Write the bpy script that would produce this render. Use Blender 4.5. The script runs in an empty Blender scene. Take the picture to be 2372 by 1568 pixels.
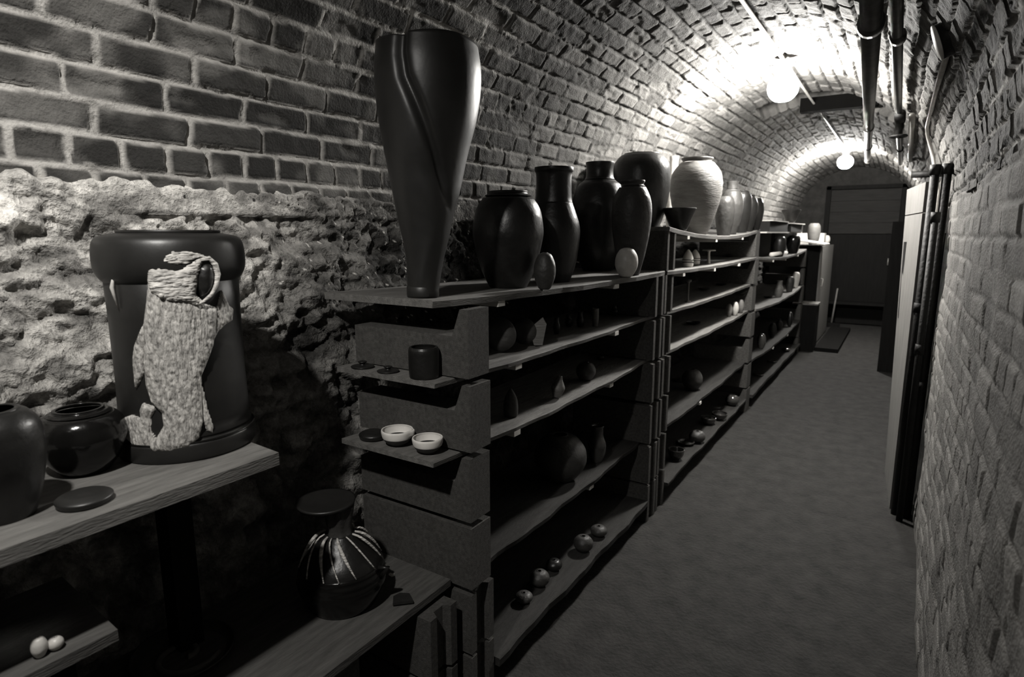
import bpy, bmesh, math, random
import numpy as np
from mathutils import Vector, Matrix
random.seed(7)
S=bpy.context.scene
COL=S.collection

# ---------------------------------------------------------------- camera, light, exposure
F=1390.; PITCH=math.radians(9.96); YAW=math.radians(32.8); EYE=1.5
cd=bpy.data.cameras.new('camera'); cam=bpy.data.objects.new('camera',cd); COL.objects.link(cam)
cam.location=(0,0,EYE); cam.rotation_euler=(math.radians(90)-PITCH,0,YAW)
cd.sensor_width=36; cd.lens=F/2372*36; cd.clip_start=.02
cd.dof.use_dof=True; cd.dof.focus_distance=1.9; cd.dof.aperture_fstop=4.2
S.camera=cam
W=bpy.data.worlds.new('world'); S.world=W; W.use_nodes=True
W.node_tree.nodes['Background'].inputs[0].default_value=(.9,.88,.84,1)
W.node_tree.nodes['Background'].inputs[1].default_value=0.0
S.view_settings.view_transform='Standard'; S.view_settings.look='None'
S.view_settings.exposure=0.0; S.view_settings.gamma=1.0
LAMP_E=900.0           # globe lamps on the vault
NEAR_W=14.            # the cellar lamp just behind the camera
def lamp(name,loc,power,r):
    l=bpy.data.lights.new(name,'POINT'); l.energy=power; l.shadow_soft_size=r; l.color=(1,.975,.93)
    o=bpy.data.objects.new(name,l); COL.objects.link(o); o.location=loc; return o
lamp('lamp_behind_camera',(-.70,-.04,2.36),NEAR_W,.035)
sl=bpy.data.lights.new('added_spot','SPOT'); sl.energy=84; sl.shadow_soft_size=.03; sl.color=(1,.975,.93); sl.spot_size=math.radians(94); sl.spot_blend=.85  # added spot, aims extra light at the left wall and benches
so=bpy.data.objects.new('added_spot',sl); COL.objects.link(so); so.location=(-.70,-.04,2.36)
so.rotation_euler=(Vector((-1.52,.62,1.15))-so.location).to_track_quat('-Z','Y').to_euler()

# ---------------------------------------------------------------- helpers
def ray(x,y):
    cp,sp,c,s=math.cos(PITCH),math.sin(PITCH),math.cos(YAW),math.sin(YAW)
    fw=np.array([-s*cp,c*cp,-sp]); rt=np.array([c,s,0.]); up=np.cross(rt,fw)
    return fw*F+rt*(x-1186)-up*(y-784)
CP=np.array([0,0,EYE])
def proj(P):
    cp,sp,c,s=math.cos(PITCH),math.sin(PITCH),math.cos(YAW),math.sin(YAW)
    fw=np.array([-s*cp,c*cp,-sp]); rt=np.array([c,s,0.]); up=np.cross(rt,fw)
    v=np.array(P,float)-CP; z=v@fw; return 1186+F*(v@rt)/z,784-F*(v@up)/z,z
def onz(x,y,z): d=ray(x,y); return CP+d*(z-EYE)/d[2]
def onx(x,y,X): d=ray(x,y); return CP+d*X/d[0]
def ony(x,y,Y): d=ray(x,y); return CP+d*Y/d[1]
def spot(xc,z0,X):
    """distance down the cellar of a thing on a shelf of height z0, set back to X, seen in image column xc"""
    lo,hi=.1,14.
    for _ in range(40):
        m=(lo+hi)/2
        if proj((X,m,z0+.1))[0]<xc: lo=m
        else: hi=m
    return m
def height_at(xc,yt,X,Y):
    a,b=0.,3.5
    for _ in range(40):
        m=(a+b)/2
        if proj((X,Y,m))[1]>yt: a=m
        else: b=m
    return m

def link(o): COL.objects.link(o); return o
def obj(name,me,mat=None,parent=None,smooth=True):
    o=bpy.data.objects.new(name,me); link(o)
    if mat is not None and not me.materials: me.materials.append(mat)
    if smooth: me.shade_smooth() if hasattr(me,'shade_smooth') else [setattr(p,'use_smooth',True) for p in me.polygons]
    if parent is not None: o.parent=parent
    return o
def tag(o,label=None,cat=None,group=None,kind=None):
    if label: o['label']=label
    if cat: o['category']=cat
    if group: o['group']=group
    if kind: o['kind']=kind
    return o
def empty(name,loc,rz=0):
    o=bpy.data.objects.new(name,None); link(o); o.location=loc; o.rotation_euler=(0,0,rz); o.empty_display_size=.05; return o

def mat(name,v,rough=.8,noise=.25,nscale=12,bump=.0,bscale=60,spec=.5,emit=0,tint=(1,.968,.915),v2=None,stretch=None,attr=False,metal=0,coat=0):
    m=bpy.data.materials.new(name); m.use_nodes=True; nt=m.node_tree; N=nt.nodes; L=nt.links; b=N['Principled BSDF']
    b.inputs['Roughness'].default_value=rough; b.inputs['Specular IOR Level'].default_value=spec; b.inputs['Metallic'].default_value=metal
    b.inputs['Coat Weight'].default_value=coat; b.inputs['Coat Roughness'].default_value=.12
    tc=N.new('ShaderNodeTexCoord'); mp=N.new('ShaderNodeMapping'); L.new(tc.outputs['Object'],mp.inputs[0])
    if stretch: mp.inputs['Scale'].default_value=stretch
    nz=N.new('ShaderNodeTexNoise'); nz.inputs['Scale'].default_value=nscale; nz.inputs['Detail'].default_value=8; nz.inputs['Roughness'].default_value=.65
    L.new(mp.outputs[0],nz.inputs['Vector'])
    r=N.new('ShaderNodeValToRGB'); L.new(nz.outputs['Fac'],r.inputs[0])
    a=v*(1-noise); c=v*(1+noise) if v2 is None else v2
    r.color_ramp.elements[0].position=.3; r.color_ramp.elements[1].position=.7
    r.color_ramp.elements[0].color=(a*tint[0],a*tint[1],a*tint[2],1); r.color_ramp.elements[1].color=(c*tint[0],c*tint[1],c*tint[2],1)
    L.new(r.outputs[0],b.inputs['Base Color'])
    if attr:
        at=N.new('ShaderNodeAttribute'); at.attribute_name='tone'; mx=N.new('ShaderNodeMix'); mx.data_type='RGBA'; mx.blend_type='MULTIPLY'; mx.inputs[0].default_value=1
        L.new(r.outputs[0],mx.inputs[6]); L.new(at.outputs['Color'],mx.inputs[7]); L.new(mx.outputs[2],b.inputs['Base Color'])
    if bump:
        n2=N.new('ShaderNodeTexNoise'); n2.inputs['Scale'].default_value=bscale; n2.inputs['Detail'].default_value=6
        L.new(mp.outputs[0],n2.inputs['Vector']); bp=N.new('ShaderNodeBump'); bp.inputs['Strength'].default_value=bump; bp.inputs['Distance'].default_value=.01
        L.new(n2.outputs['Fac'],bp.inputs['Height']); L.new(bp.outputs[0],b.inputs['Normal'])
    if emit:
        b.inputs['Emission Color'].default_value=(1,.975,.93,1); b.inputs['Emission Strength'].default_value=emit
    return m
M={}
M['brick']=mat('brick',1.0,.9,.22,18,.5,140,.2,attr=True)
M['stone']=mat('rubble_stone',1.0,.92,.45,60,1.0,120,.2,attr=True)
M['floor']=mat('concrete_floor',.026,.85,.45,11,.6,60,.2)
M['block']=mat('concrete_block',.068,.95,.35,90,.5,420,.1)
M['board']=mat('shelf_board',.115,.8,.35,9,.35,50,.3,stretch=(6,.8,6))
M['boardlow']=mat('shaded_board',.028,.85,.35,9,.35,50,.2,stretch=(6,.8,6))  # darker copy of the shelf board, shade of the low shelves in its colour
M['boarddark']=mat('old_board',.07,.85,.35,9,.35,50,.3,stretch=(6,.8,6))
M['batten']=mat('pale_batten',.55,.7,.1,9)
M['dark']=mat('dark_glaze',.010,.36,.3,20,.25,28,.5)
M['black']=mat('black_glaze',.006,.16,.3,20,.15,30,.5)
M['gloss']=mat('glossy_brown_glaze',.04,.12,.3,20,.1,30,.6,coat=.6)
M['blacktimber']=mat('black_timber',.003,.9,.2,10,spec=.02)  # near-black even tone for the lintel in the vault slot
M['satin']=mat('satin_black_clay',.013,.42,.2,20,.05,40,.5)
M['mid']=mat('brown_clay',.035,.5,.3,14,.5,30,.45)
M['grey']=mat('grey_stoneware',.12,.55,.25,10,.35,35,.4,stretch=(1,1,5))
M['pale']=mat('pale_glaze',.5,.4,.2,16,.2,40)
M['white']=mat('white_glaze',.72,.35,.1,16,.1,40)
M['fish']=mat('incised_white_slip',.11,.65,.0,150,.8,160,.3,v2=.62,stretch=(1,1,.3))
M['slip']=mat('white_slip',.2,.5,.0,60,.8,80,.3,v2=.75,stretch=(.5,.5,2.2))
M['metal']=mat('painted_metal_pipe',.06,.35,.3,20,.1,60,.6,metal=.3)
M['galv']=mat('galvanised_conduit',.25,.4,.15,20,metal=.3)
M['iron']=mat('black_iron',.010,.6,.3,20,.3,60,.25)
M['wood']=mat('pale_plywood',.15,.7,.25,6,.2,40,stretch=(8,8,.8))
M['darkwood']=mat('dark_wood',.008,.75,.3,6,.2,40,.08,stretch=(8,8,.8))
M['panelwood']=mat('brown_wood_panel',.018,.7,.3,6,.2,40,.1,stretch=(.8,8,8))
M['paper']=mat('pale_paper',.75,.8,.08,10)
M['card']=mat('cardboard',.02,.85,.2,10,spec=.15)
M['globe']=mat('lit_globe',.9,.5,0,1,emit=LAMP_E)
M['shard']=mat('pottery_sherd',.012,.5,.3,30,.3,60)

def bm_obj(name,bm,m,parent=None,smooth=False,bevel=0):
    me=bpy.data.meshes.new(name)
    if bevel:
        bmesh.ops.bevel(bm,geom=[e for e in bm.edges if e.is_manifold and e.calc_face_angle(0)>.5],offset=bevel,segments=2,affect='EDGES',profile=.6)
    bmesh.ops.recalc_face_normals(bm,faces=bm.faces)
    bm.to_mesh(me); bm.free()
    o=obj(name,me,m,parent,smooth)
    if smooth:
        pass
    return o
def add_box(bm,x0,x1,y0,y1,z0,z1):
    v=[bm.verts.new(p) for p in ((x0,y0,z0),(x1,y0,z0),(x1,y1,z0),(x0,y1,z0),(x0,y0,z1),(x1,y0,z1),(x1,y1,z1),(x0,y1,z1))]
    for f in ((0,3,2,1),(4,5,6,7),(0,1,5,4),(1,2,6,5),(2,3,7,6),(3,0,4,7)): bm.faces.new([v[i] for i in f])
    return v
def add_prism(bm,pts,axis,a,b):
    """extrude a closed outline (list of 2-tuples) along axis 0/1/2 from a to b"""
    def P(p,t):
        q=[0,0,0]; o=[i for i in range(3) if i!=axis]; q[o[0]],q[o[1]]=p; q[axis]=t; return q
    A=[bm.verts.new(P(p,a)) for p in pts]; B=[bm.verts.new(P(p,b)) for p in pts]; n=len(pts)
    bm.faces.new(A); bm.faces.new(B[::-1])
    for i in range(n): bm.faces.new([A[i],A[(i+1)%n],B[(i+1)%n],B[i]])
def add_tube(bm,pts,r,seg=14,cap=True):
    pts=[Vector(p) for p in pts]; rs=r if isinstance(r,(list,tuple)) else [r]*len(pts)
    rings=[]; prev=None
    for i,p in enumerate(pts):
        t=(pts[min(i+1,len(pts)-1)]-pts[max(i-1,0)]).normalized()
        if prev is None:
            a=Vector((0,0,1)) if abs(t.z)<.9 else Vector((1,0,0)); n=t.cross(a).normalized()
        else: n=(prev-t*prev.dot(t)).normalized()
        prev=n; b=t.cross(n)
        rings.append([bm.verts.new(p+(n*math.cos(k*2*math.pi/seg)+b*math.sin(k*2*math.pi/seg))*rs[i]) for k in range(seg)])
    for A,B in zip(rings,rings[1:]):
        for k in range(seg): bm.faces.new([A[k],A[(k+1)%seg],B[(k+1)%seg],B[k]])
    if cap:
        bm.faces.new(rings[0][::-1]); bm.faces.new(rings[-1])
def tube_obj(name,pts,r,m,parent=None,seg=14):
    bm=bmesh.new(); add_tube(bm,pts,r,seg); return bm_obj(name,bm,m,parent,True)
def smooth_profile(pts,n=5):
    """Catmull-Rom through the profile points"""
    out=[]; P=[pts[0]]+list(pts)+[pts[-1]]
    for i in range(1,len(P)-2):
        for k in range(n):
            t=k/n; q=[]
            for a in range(2):
                p0,p1,p2,p3=P[i-1][a],P[i][a],P[i+1][a],P[i+2][a]
                q.append(.5*(2*p1+(p2-p0)*t+(2*p0-5*p1+4*p2-p3)*t*t+(3*p1-p0-3*p2+p3)*t**3))
            out.append((max(q[0],0.0),q[1]))
    out.append(pts[-1]); return out
def lathe(bm,prof,seg=56,fn=None):
    rings=[]
    for r,z in prof:
        if r<1e-5: rings.append([bm.verts.new((0,0,z))]); continue
        ring=[]
        for k in range(seg):
            a=2*math.pi*k/seg; rr=r*(fn(a,z) if fn else 1)
            ring.append(bm.verts.new((rr*math.cos(a),rr*math.sin(a),z)))
        rings.append(ring)
    for A,B in zip(rings,rings[1:]):
        if len(A)==1 and len(B)==1: continue
        for k in range(seg):
            if len(A)==1: bm.faces.new([A[0],B[(k+1)%seg],B[k]])
            elif len(B)==1: bm.faces.new([A[k],A[(k+1)%seg],B[0]])
            else: bm.faces.new([A[k],A[(k+1)%seg],B[(k+1)%seg],B[k]])
def shell(prof,t,open_=True):
    """give an outside profile an inside wall"""
    o=[(0,prof[0][1])]+list(prof)
    if open_: o+= [(max(r-t,.001),z) for r,z in prof[::-1] if z>prof[0][1]+t]+[(0,prof[0][1]+t)]
    else: o+=[(0,prof[-1][1])]
    return o
# outlines, radius (of 1) and height (of 1)
SH={
 'jar_round':[(.50,0),(.56,.02),(.80,.22),(.97,.48),(1,.62),(.90,.82),(.66,.95),(.56,.97),(.55,1)],
 'jar_lip':[(.45,0),(.5,.02),(.72,.2),(.93,.45),(1,.64),(.93,.8),(.66,.93),(.54,.955),(.6,.985),(.6,1)],
 'jar_tall':[(.62,0),(.66,.02),(.85,.25),(.98,.5),(1,.7),(.94,.86),(.75,.96),(.62,.99),(.6,1)],
 'bottle':[(.62,0),(.68,.02),(.88,.18),(1,.38),(.98,.50),(.82,.62),(.70,.70),(.66,.78),(.66,.93),(.72,.97),(.72,1)],
 'bottle_big':[(.5,0),(.56,.02),(.82,.2),(1,.48),(.98,.62),(.78,.78),(.58,.83),(.49,.865),(.47,.93),(.50,.985),(.50,1)],
 'bowl':[(.4,0),(.42,.06),(.5,.1),(.8,.4),(.95,.75),(1,1)],
 'teabowl':[(.45,0),(.46,.08),(.7,.2),(.92,.5),(1,.85),(.98,1)],
 'flared':[(.35,0),(.36,.05),(.5,.1),(.78,.6),(.98,.93),(1,1)],
 'cup':[(.7,0),(.8,.05),(.95,.3),(1,.7),(.97,1)],
 'mug':[(.9,0),(.97,.05),(1,.4),(1,.85),(.95,.97),(.92,1)],
 'vial':[(.6,0),(.8,.1),(1,.4),(.8,.7),(.35,.85),(.4,1)],
 'cone':[(.8,0),(1,.08),(1,.45),(.8,.7),(.45,.88),(.18,.99),(.1,1)],
 'ball':[(.4,0),(.6,.06),(.92,.3),(1,.5),(.92,.72),(.62,.93),(.3,.99),(.28,1)],
 'stick':[(1,0),(.9,.06),(.35,.12),(.3,.5),(.32,.85),(.9,.92),(.95,1)],
 'mushroom':[(.3,0),(.28,.1),(.22,.4),(.22,.85),(.95,.9),(1,.96),(.9,1)],
}
CLOSED={'cone','stick','mushroom'}
BOARDS=[]
def surf(z0,Y):
    for (a,b,z,sg) in BOARDS:
        if a<=Y<=b and abs(z-z0)<.06:
            u=(Y-a)/(b-a); return z-sg*4*u*(1-u)
    return z0
def pot(name,label,cat,xc,w,yt,z0,X,shape,m,group=None,seg=48,wall=.006,neck=None,necklabel=None,tilt=None,rings=0,Y=None):
    """turned pot standing on height z0, set back to X; size from its seen width and top"""
    if Y is None: Y=spot(xc,z0,X)
    z0=surf(z0,Y)+.001
    zt=height_at(xc,yt,X,Y); h=max(zt-z0,.02)
    zc=proj((X,Y,z0+h/2))[2]; R=w/2*zc/F*.985
    prof=smooth_profile([(r*R,z*h) for r,z in SH[shape]],5)
    def build(pf,closed_top):
        bm=bmesh.new(); q=shell(pf,min(wall,R*.2),not closed_top)
        ph=random.uniform(0,6)
        fn=(lambda a,z:1+.012*math.sin(2*a+ph)+(.008*math.sin(z*rings) if rings else 0))
        lathe(bm,q,seg,fn); return bm
    if neck is None:
        bm=build(prof,shape in CLOSED)
        o=bm_obj(name,bm,m,None,True); o.location=(X,Y,z0)
    else:
        zi=neck*h
        lo=[p for p in prof if p[1]<=zi]; up=[p for p in prof if p[1]>=zi-.0001]
        o=empty(name,(X,Y,z0))
        bm=bmesh.new(); fn=lambda a,z:1+.01*math.sin(2*a+1)+(.008*math.sin(z*rings) if rings else 0)
        lathe(bm,[(0,0)]+lo+[(max(r-wall,.001),z) for r,z in lo[::-1] if z>wall]+[(0,wall)],seg,fn); bm_obj('body',bm,m,o,True)
        bm=bmesh.new(); lathe(bm,up+[(max(r-wall,.001),z) for r,z in up[::-1]]+[up[0]],seg,fn); bm_obj('neck',bm,m,o,True)
    if tilt: o.rotation_euler=tilt
    tag(o,label,cat,group); return o

# ---------------------------------------------------------------- noise fields
rng=np.random.RandomState(5); TAB=rng.rand(512,512).astype(np.float64)
def vn(x,y,s=0):
    x=x+s*17.3; y=y+s*9.7
    xi=np.floor(x).astype(int); yi=np.floor(y).astype(int); fx=x-xi; fy=y-yi
    fx=fx*fx*(3-2*fx); fy=fy*fy*(3-2*fy)
    g=lambda a,b:TAB[a%512,b%512]
    return (g(xi,yi)*(1-fx)*(1-fy)+g(xi+1,yi)*fx*(1-fy)+g(xi,yi+1)*(1-fx)*fy+g(xi+1,yi+1)*fx*fy)*2-1
def fbm(x,y,s=0,o=4):
    r=0;a=1
    for i in range(o): r=r+a*vn(x*2**i,y*2**i,s+i); a*=.5
    return r
def sm(a,b,x): t=np.clip((x-a)/(b-a),0,1); return t*t*(3-2*t)
def bricks(s,y,seed=0,rough=1.0):
    """returns outward height and tone of a brick face laid in courses along y"""
    ch=.0745; BL=.218
    s2=s+.004*fbm(y*3,s*3,seed+1,3)*1.0
    y2=y+.006*fbm(s*9,y*9,seed+2,2)
    row=np.floor(s2/ch).astype(int); v=s2/ch-row
    off=(row%2)*.5+TAB[(row+31)%512,(seed+3)%512]*.35
    head=(TAB[(row+7)%512,(seed+11)%512]>.82)|((row==0)&(seed==0))|((row==-1)&(seed==0))
    bl=np.where(head,BL*.5,BL)
    u=y2/bl+off; ci=np.floor(u).astype(int); u=u-ci
    rr=TAB[(row*7+ci*13)%512,(row*3+ci*5+seed)%512]; r2=TAB[(row*11+ci*3+5)%512,(ci*17+row+seed)%512]
    dv=np.minimum(v,1-v)*ch; du=np.minimum(u,1-u)*bl
    wob=.0028*fbm(y*26,s*26,seed+4,3)*rough
    d=np.minimum(dv,du)
    corner=np.sqrt(np.clip(.014-dv,0,None)**2+np.clip(.014-du,0,None)**2)
    d=np.where((dv<.014)&(du<.014),.014-corner,d)+wob
    m=sm(.0042,.0105,d)
    h=-.011*(1-m)+m*((rr-.5)*.008+((u-.5)*(r2-.5)*.008))+.0022*rough*fbm(y*30,s*30,seed+6,3)
    chip=sm(.35,.8,fbm(y*7,s*14,seed+9,3))
    h=h-.006*chip*m*rough
    smear=sm(.25,.6,fbm(y*5,s*9,seed+15,3))
    h=np.where(m<.5,h+.009*smear,h)
    return h,m,rr,chip

def grid_mesh(name,P,tone,m,flip=False):
    nu,nv=P.shape[:2]; me=bpy.data.meshes.new(name)
    me.vertices.add(nu*nv); me.vertices.foreach_set('co',P.reshape(-1).astype(np.float32))
    i=np.arange(nu-1)[:,None]*nv+np.arange(nv-1)[None,:]
    q=np.stack([i,i+1,i+1+nv,i+nv],-1).reshape(-1,4)
    if flip: q=q[:,::-1]
    nf=len(q); me.loops.add(nf*4); me.polygons.add(nf)
    me.loops.foreach_set('vertex_index',q.reshape(-1).astype(np.int32))
    me.polygons.foreach_set('loop_start',np.arange(nf,dtype=np.int32)*4)
    me.update(calc_edges=True)
    c=me.color_attributes.new('tone','FLOAT_COLOR','POINT')
    t=np.clip(tone,0,1).reshape(-1); cc=np.stack([t,t,t,np.ones_like(t)],-1).astype(np.float32)
    c.data.foreach_set('color',cc.reshape(-1))
    return obj(name,me,m,None,True)
XL,XR=-1.6,.18; XC=(XL+XR)/2; RV=(XR-XL)/2; ZS=1.65; YE=11.42; Y0=-1.6
YS=np.concatenate([np.arange(Y0,-.1,.03),np.arange(-.1,2.6,.0055),np.arange(2.6,5.2,.011),np.arange(5.2,YE+.01,.02)])
# vault
sa=np.arange(-.06,math.pi*RV+.003,.0062); sa[-1]=math.pi*RV
SS,YY=np.meshgrid(sa,YS,indexing='ij')
# courses slope a little, as the photograph shows at the left
h,mk,rr,chip=bricks(SS,YY,0,1.0)
rec=sm(5.22,5.24,YY)*(1-sm(5.66,5.68,YY))*sm(1.0,1.03,SS)*(1-sm(2.15,2.18,SS))
rec2=sm(8.40,8.42,YY)*(1-sm(8.86,8.88,YY))
h=h-.26*rec-.05*rec2+.012*fbm(SS*1.5,YY*1.5,33,3)*sm(0,.3,SS)
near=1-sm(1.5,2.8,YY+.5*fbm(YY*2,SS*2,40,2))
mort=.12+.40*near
bcol=.028+.03*rr+.05*chip+(.14*sm(2.1,3.4,YY))*(.6+.8*rr)  # brick tone rises toward the lamp, lamplight put into the colour
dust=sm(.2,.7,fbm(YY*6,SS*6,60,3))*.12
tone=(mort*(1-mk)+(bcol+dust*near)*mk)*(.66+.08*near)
th=math.pi-np.maximum(SS,0)/RV; R_=RV-h
P=np.stack([XC+R_*np.cos(th),YY,ZS+R_*np.sin(th)+np.minimum(SS,0)],-1)
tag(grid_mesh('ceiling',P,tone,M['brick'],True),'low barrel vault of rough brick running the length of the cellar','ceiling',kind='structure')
# left rubble wall
zz=np.concatenate([np.arange(0,.7,.02),np.arange(.7,ZS+.055,.0055)])
YSL=np.concatenate([np.arange(Y0,0,.03),np.arange(0,2.8,.0058),np.arange(2.8,YE+.01,.03)])
ZZ,YL=np.meshgrid(zz,YSL,indexing='ij')
def worley(x,y,seed):
    xi=np.floor(x).astype(int); yi=np.floor(y).astype(int); f1=np.full(x.shape,9.); f2=f1.copy(); idv=np.zeros(x.shape)
    for a in(-1,0,1):
        for b in(-1,0,1):
            cx=xi+a; cy=yi+b; px=cx+TAB[(cx*3+seed)%512,(cy*5)%512]; py=cy+TAB[(cx*7+9)%512,(cy*3+seed)%512]
            d=np.hypot(x-px,y-py); nw=d<f1; f2=np.where(nw,f1,np.minimum(f2,d)); idv=np.where(nw,TAB[cx%512,cy%512],idv); f1=np.where(nw,d,f1)
    return f1,f2,idv
wx=YL/.17+.35*fbm(YL*6,ZZ*6,70,3); wz=ZZ/.105+.35*fbm(YL*6,ZZ*6,75,3)
f1,f2,sid=worley(wx,wz,3); e=sm(.0,.45,f2-f1+.12*fbm(YL*30,ZZ*30,77,2))
crumb=sm(1.05,1.6,ZZ+.25*fbm(YL*3,ZZ*3,80,3))
g1,g2,gid=worley(YL/.035+.5*fbm(YL*20,ZZ*20,85,2),ZZ/.028,9)
hs=.020*e*(1-.8*crumb)+(.022*(sid-.5))*(1-crumb)+.024*fbm(YL*6,ZZ*9,88,5)-.010*np.abs(fbm(YL*14,ZZ*20,92,4))+.009*fbm(YL*34,ZZ*40,97,3)-.007*sm(.3,.8,fbm(YL*22,ZZ*26,98,2))+crumb*(.010*(1-g1)+.010*fbm(YL*18,ZZ*20,95,4))
hs=hs-.010
hs=np.where(ZZ>ZS-.10,np.maximum(hs,.004+.004*fbm(YL*40,ZZ*40,160,2)),hs)
lim=ZS-.015+-.006+.014*vn(YL*9,ZZ*3,111)+.010*fbm(YL*30,ZZ*30,113,2)
hs=hs-.05*sm(lim-.012,lim+.012,ZZ)
darkstone=sm(.95,1.35,YL+.2*fbm(YL*3,ZZ*3,99,3))  # darker stones farther along the wall
st=.22+.26*crumb+.16*(sid-.4)*(1-crumb)+.10*fbm(YL*12,ZZ*12,101,3)
st=st*(.6+.4*e)*(1-.78*darkstone*sm(.95,1.2,ZZ)-.45*darkstone*(1-sm(.95,1.2,ZZ)))
st=st*1.5; st=st*(1-.8*sm(1.55,1.8,YL)*(1-sm(1.45,1.6,ZZ)))  # shade behind the shelves put into the stone tone
speck=(TAB[(YL*170).astype(int)%512,(ZZ*170).astype(int)%512]>.992)&(darkstone>.3)&(ZZ>1.15)
st=st*(1-.55*sm(.1,.7,fbm(YL*16,ZZ*20,150,4)))
st=np.where(speck,.75,st)
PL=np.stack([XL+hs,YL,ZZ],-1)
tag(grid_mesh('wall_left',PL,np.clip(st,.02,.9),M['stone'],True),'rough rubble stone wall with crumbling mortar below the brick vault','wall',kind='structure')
# right brick wall
zr=np.arange(0,ZS+.01,.0075); YSR=np.concatenate([np.arange(Y0,.25,.03),np.arange(.25,3.2,.008),np.arange(3.2,YE+.01,.02)])
ZR,YR=np.meshgrid(zr,YSR,indexing='ij')
h,mk,rr,chip=bricks(ZR,YR,21,.5)
h=h*.42+.009*fbm(YR*3,ZR*3,130,3)
tr=(.34+.10*fbm(YR*5,ZR*5,140,3))*(1-mk)+(.26+.16*rr+.06*fbm(YR*8,ZR*8,142,3))*mk
tr=tr*.56
PR=np.stack([XR-h,YR,ZR],-1)
tag(grid_mesh('wall_right',PR,np.clip(tr,.03,.9),M['brick']),'worn brick wall close beside the camera at the right','wall',kind='structure')
# floor
bm=bmesh.new(); add_box(bm,XL-.1,XR+.1,Y0-.1,YE+.1,-.1,0)
tag(bm_obj('floor',bm,M['floor']),'bare concrete cellar floor','floor',kind='structure')
for nm,ya in (('wall_end',YE),('wall_back',Y0-.1)):
    bm=bmesh.new(); add_prism(bm,[(XL-.1,-.05),(XR+.1,-.05),(XR+.1,ZS)]+[(XC+(RV+.35)*math.cos(math.pi*k/24),ZS+(RV+.35)*math.sin(math.pi*k/24)) for k in range(0,25)]+[(XL-.1,ZS)],1,ya,ya+.1)
    M['_'+nm]=mat(nm+'_brick',.03,.9,.3,10,.5,60,.1)
    tag(bm_obj(nm,bm,M['_'+nm]),'far brick end of the cellar' if nm=='wall_end' else 'brick end of the cellar behind the camera','wall',kind='structure')

# ---------------------------------------------------------------- end of cellar: boarded door
bm=bmesh.new(); ye=YE-.07
for i in range(4): add_box(bm,-1.07,-.095,ye,ye+.05,1.49+i*.175,1.49+i*.175+.172)
d=empty('door_1',(0,0,0)); bm_obj('upper_panel',bm,M['panelwood'],d,False,.004)
bm=bmesh.new(); add_box(bm,-1.07,-.095,ye+.01,ye+.05,.02,1.48); bm_obj('lower_panel',bm,M['darkwood'],d,False,.004)
bm=bmesh.new(); add_box(bm,-.09,-.03,ye-.02,ye+.05,0,2.25); add_box(bm,-1.14,-1.075,ye-.02,ye+.05,0,2.25); add_box(bm,-1.14,-.03,ye-.02,ye+.05,2.2,2.26); bm_obj('door_frame',bm,M['darkwood'],d,False,.004)
bm=bmesh.new(); add_tube(bm,[(-.18,ye,1.0),(-.18,ye-.05,1.0),(-.18,ye-.05,1.1),(-.18,ye,1.1)],.008,8); bm_obj('door_handle',bm,M['galv'],d,True)
for c in list(d.children):
    if c.name.startswith('door_handle'): c.parent=[k for k in d.children if k.name.startswith('lower_panel')][0]
tag(d,'boarded door filling the far end of the cellar, pale above and black below','door',kind='structure')

# ---------------------------------------------------------------- concrete blocks
def block_notched(pl,y0,y1,z0,notch=True):
    """concrete block lying across the bay, notched in its top"""
    bm=bmesh.new(); x0,x1,h=-1.455,-1.0,.198
    if notch: pts=[(x0,0),(x1,0),(x1,h),(x1-.03,h),(x1-.058,h-.078),(x0,h-.078)]
    else: pts=[(x0,0),(x1,0),(x1,h),(x0,h)]
    add_prism(bm,pts,1,-(y1-y0)/2,(y1-y0)/2)
    return bm_obj('concrete_block',bm,M['block'],None,False,.004)
def block_hollow(pl,y0,y1,z0):
    """hollow block with two ears and a groove on the end that faces the corridor, open cores"""
    bm=bmesh.new(); x0,x1,h=-1.44,-1.0,.2; w=(y1-y0)/2; e=.028
    pts=[(x0,-w),(x1,-w),(x1,-w+e),(x1-.022,-w+e+.012),(x1-.022,w-e-.012),(x1,w-e),(x1,w),(x0,w)]
    o=[(x,y) for x,y in pts]
    A=[bm.verts.new((x,y,0)) for x,y in o]; B=[bm.verts.new((x,y,h-.002)) for x,y in o]; n=len(o)
    bm.faces.new(A[::-1]); bm.faces.new(B)
    for i in range(n): bm.faces.new([A[i],A[(i+1)%n],B[(i+1)%n],B[i]])
    return bm_obj('concrete_block',bm,M['block'],None,False,.004)
ORD=['bottom','second from the bottom','third from the bottom','fourth from the bottom','fifth from the bottom','sixth from the bottom','seventh from the bottom']
def pier(y0,y1,levels,kinds,where):
    n=len(levels)
    for i,(z,k) in enumerate(zip(levels,kinds)):
        o=block_notched(None,y0,y1,z,k=='n') if k in 'np' else block_hollow(None,y0,y1,z)
        o.location=(random.uniform(-.004,.004),(y0+y1)/2,z)
        kd={'n':'notched concrete block','p':'plain concrete block','h':'eared concrete block'}[k]
        pos='topmost' if i==n-1 else ORD[i]
        tag(o,f'{kd}, {pos} in {where}','concrete block','concrete blocks of the shelf piers')
LA=[0.0,.212,.432,.634,.870,1.090]
LB=[0.0,.212,.43,.65,.870,1.090]
LC=[0.0,.212,.43,.65,.870,1.090,1.31]
pier(1.33,1.43,[.432,.650,.870,1.090],'pnnn','the pier nearest the camera'); 
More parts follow.
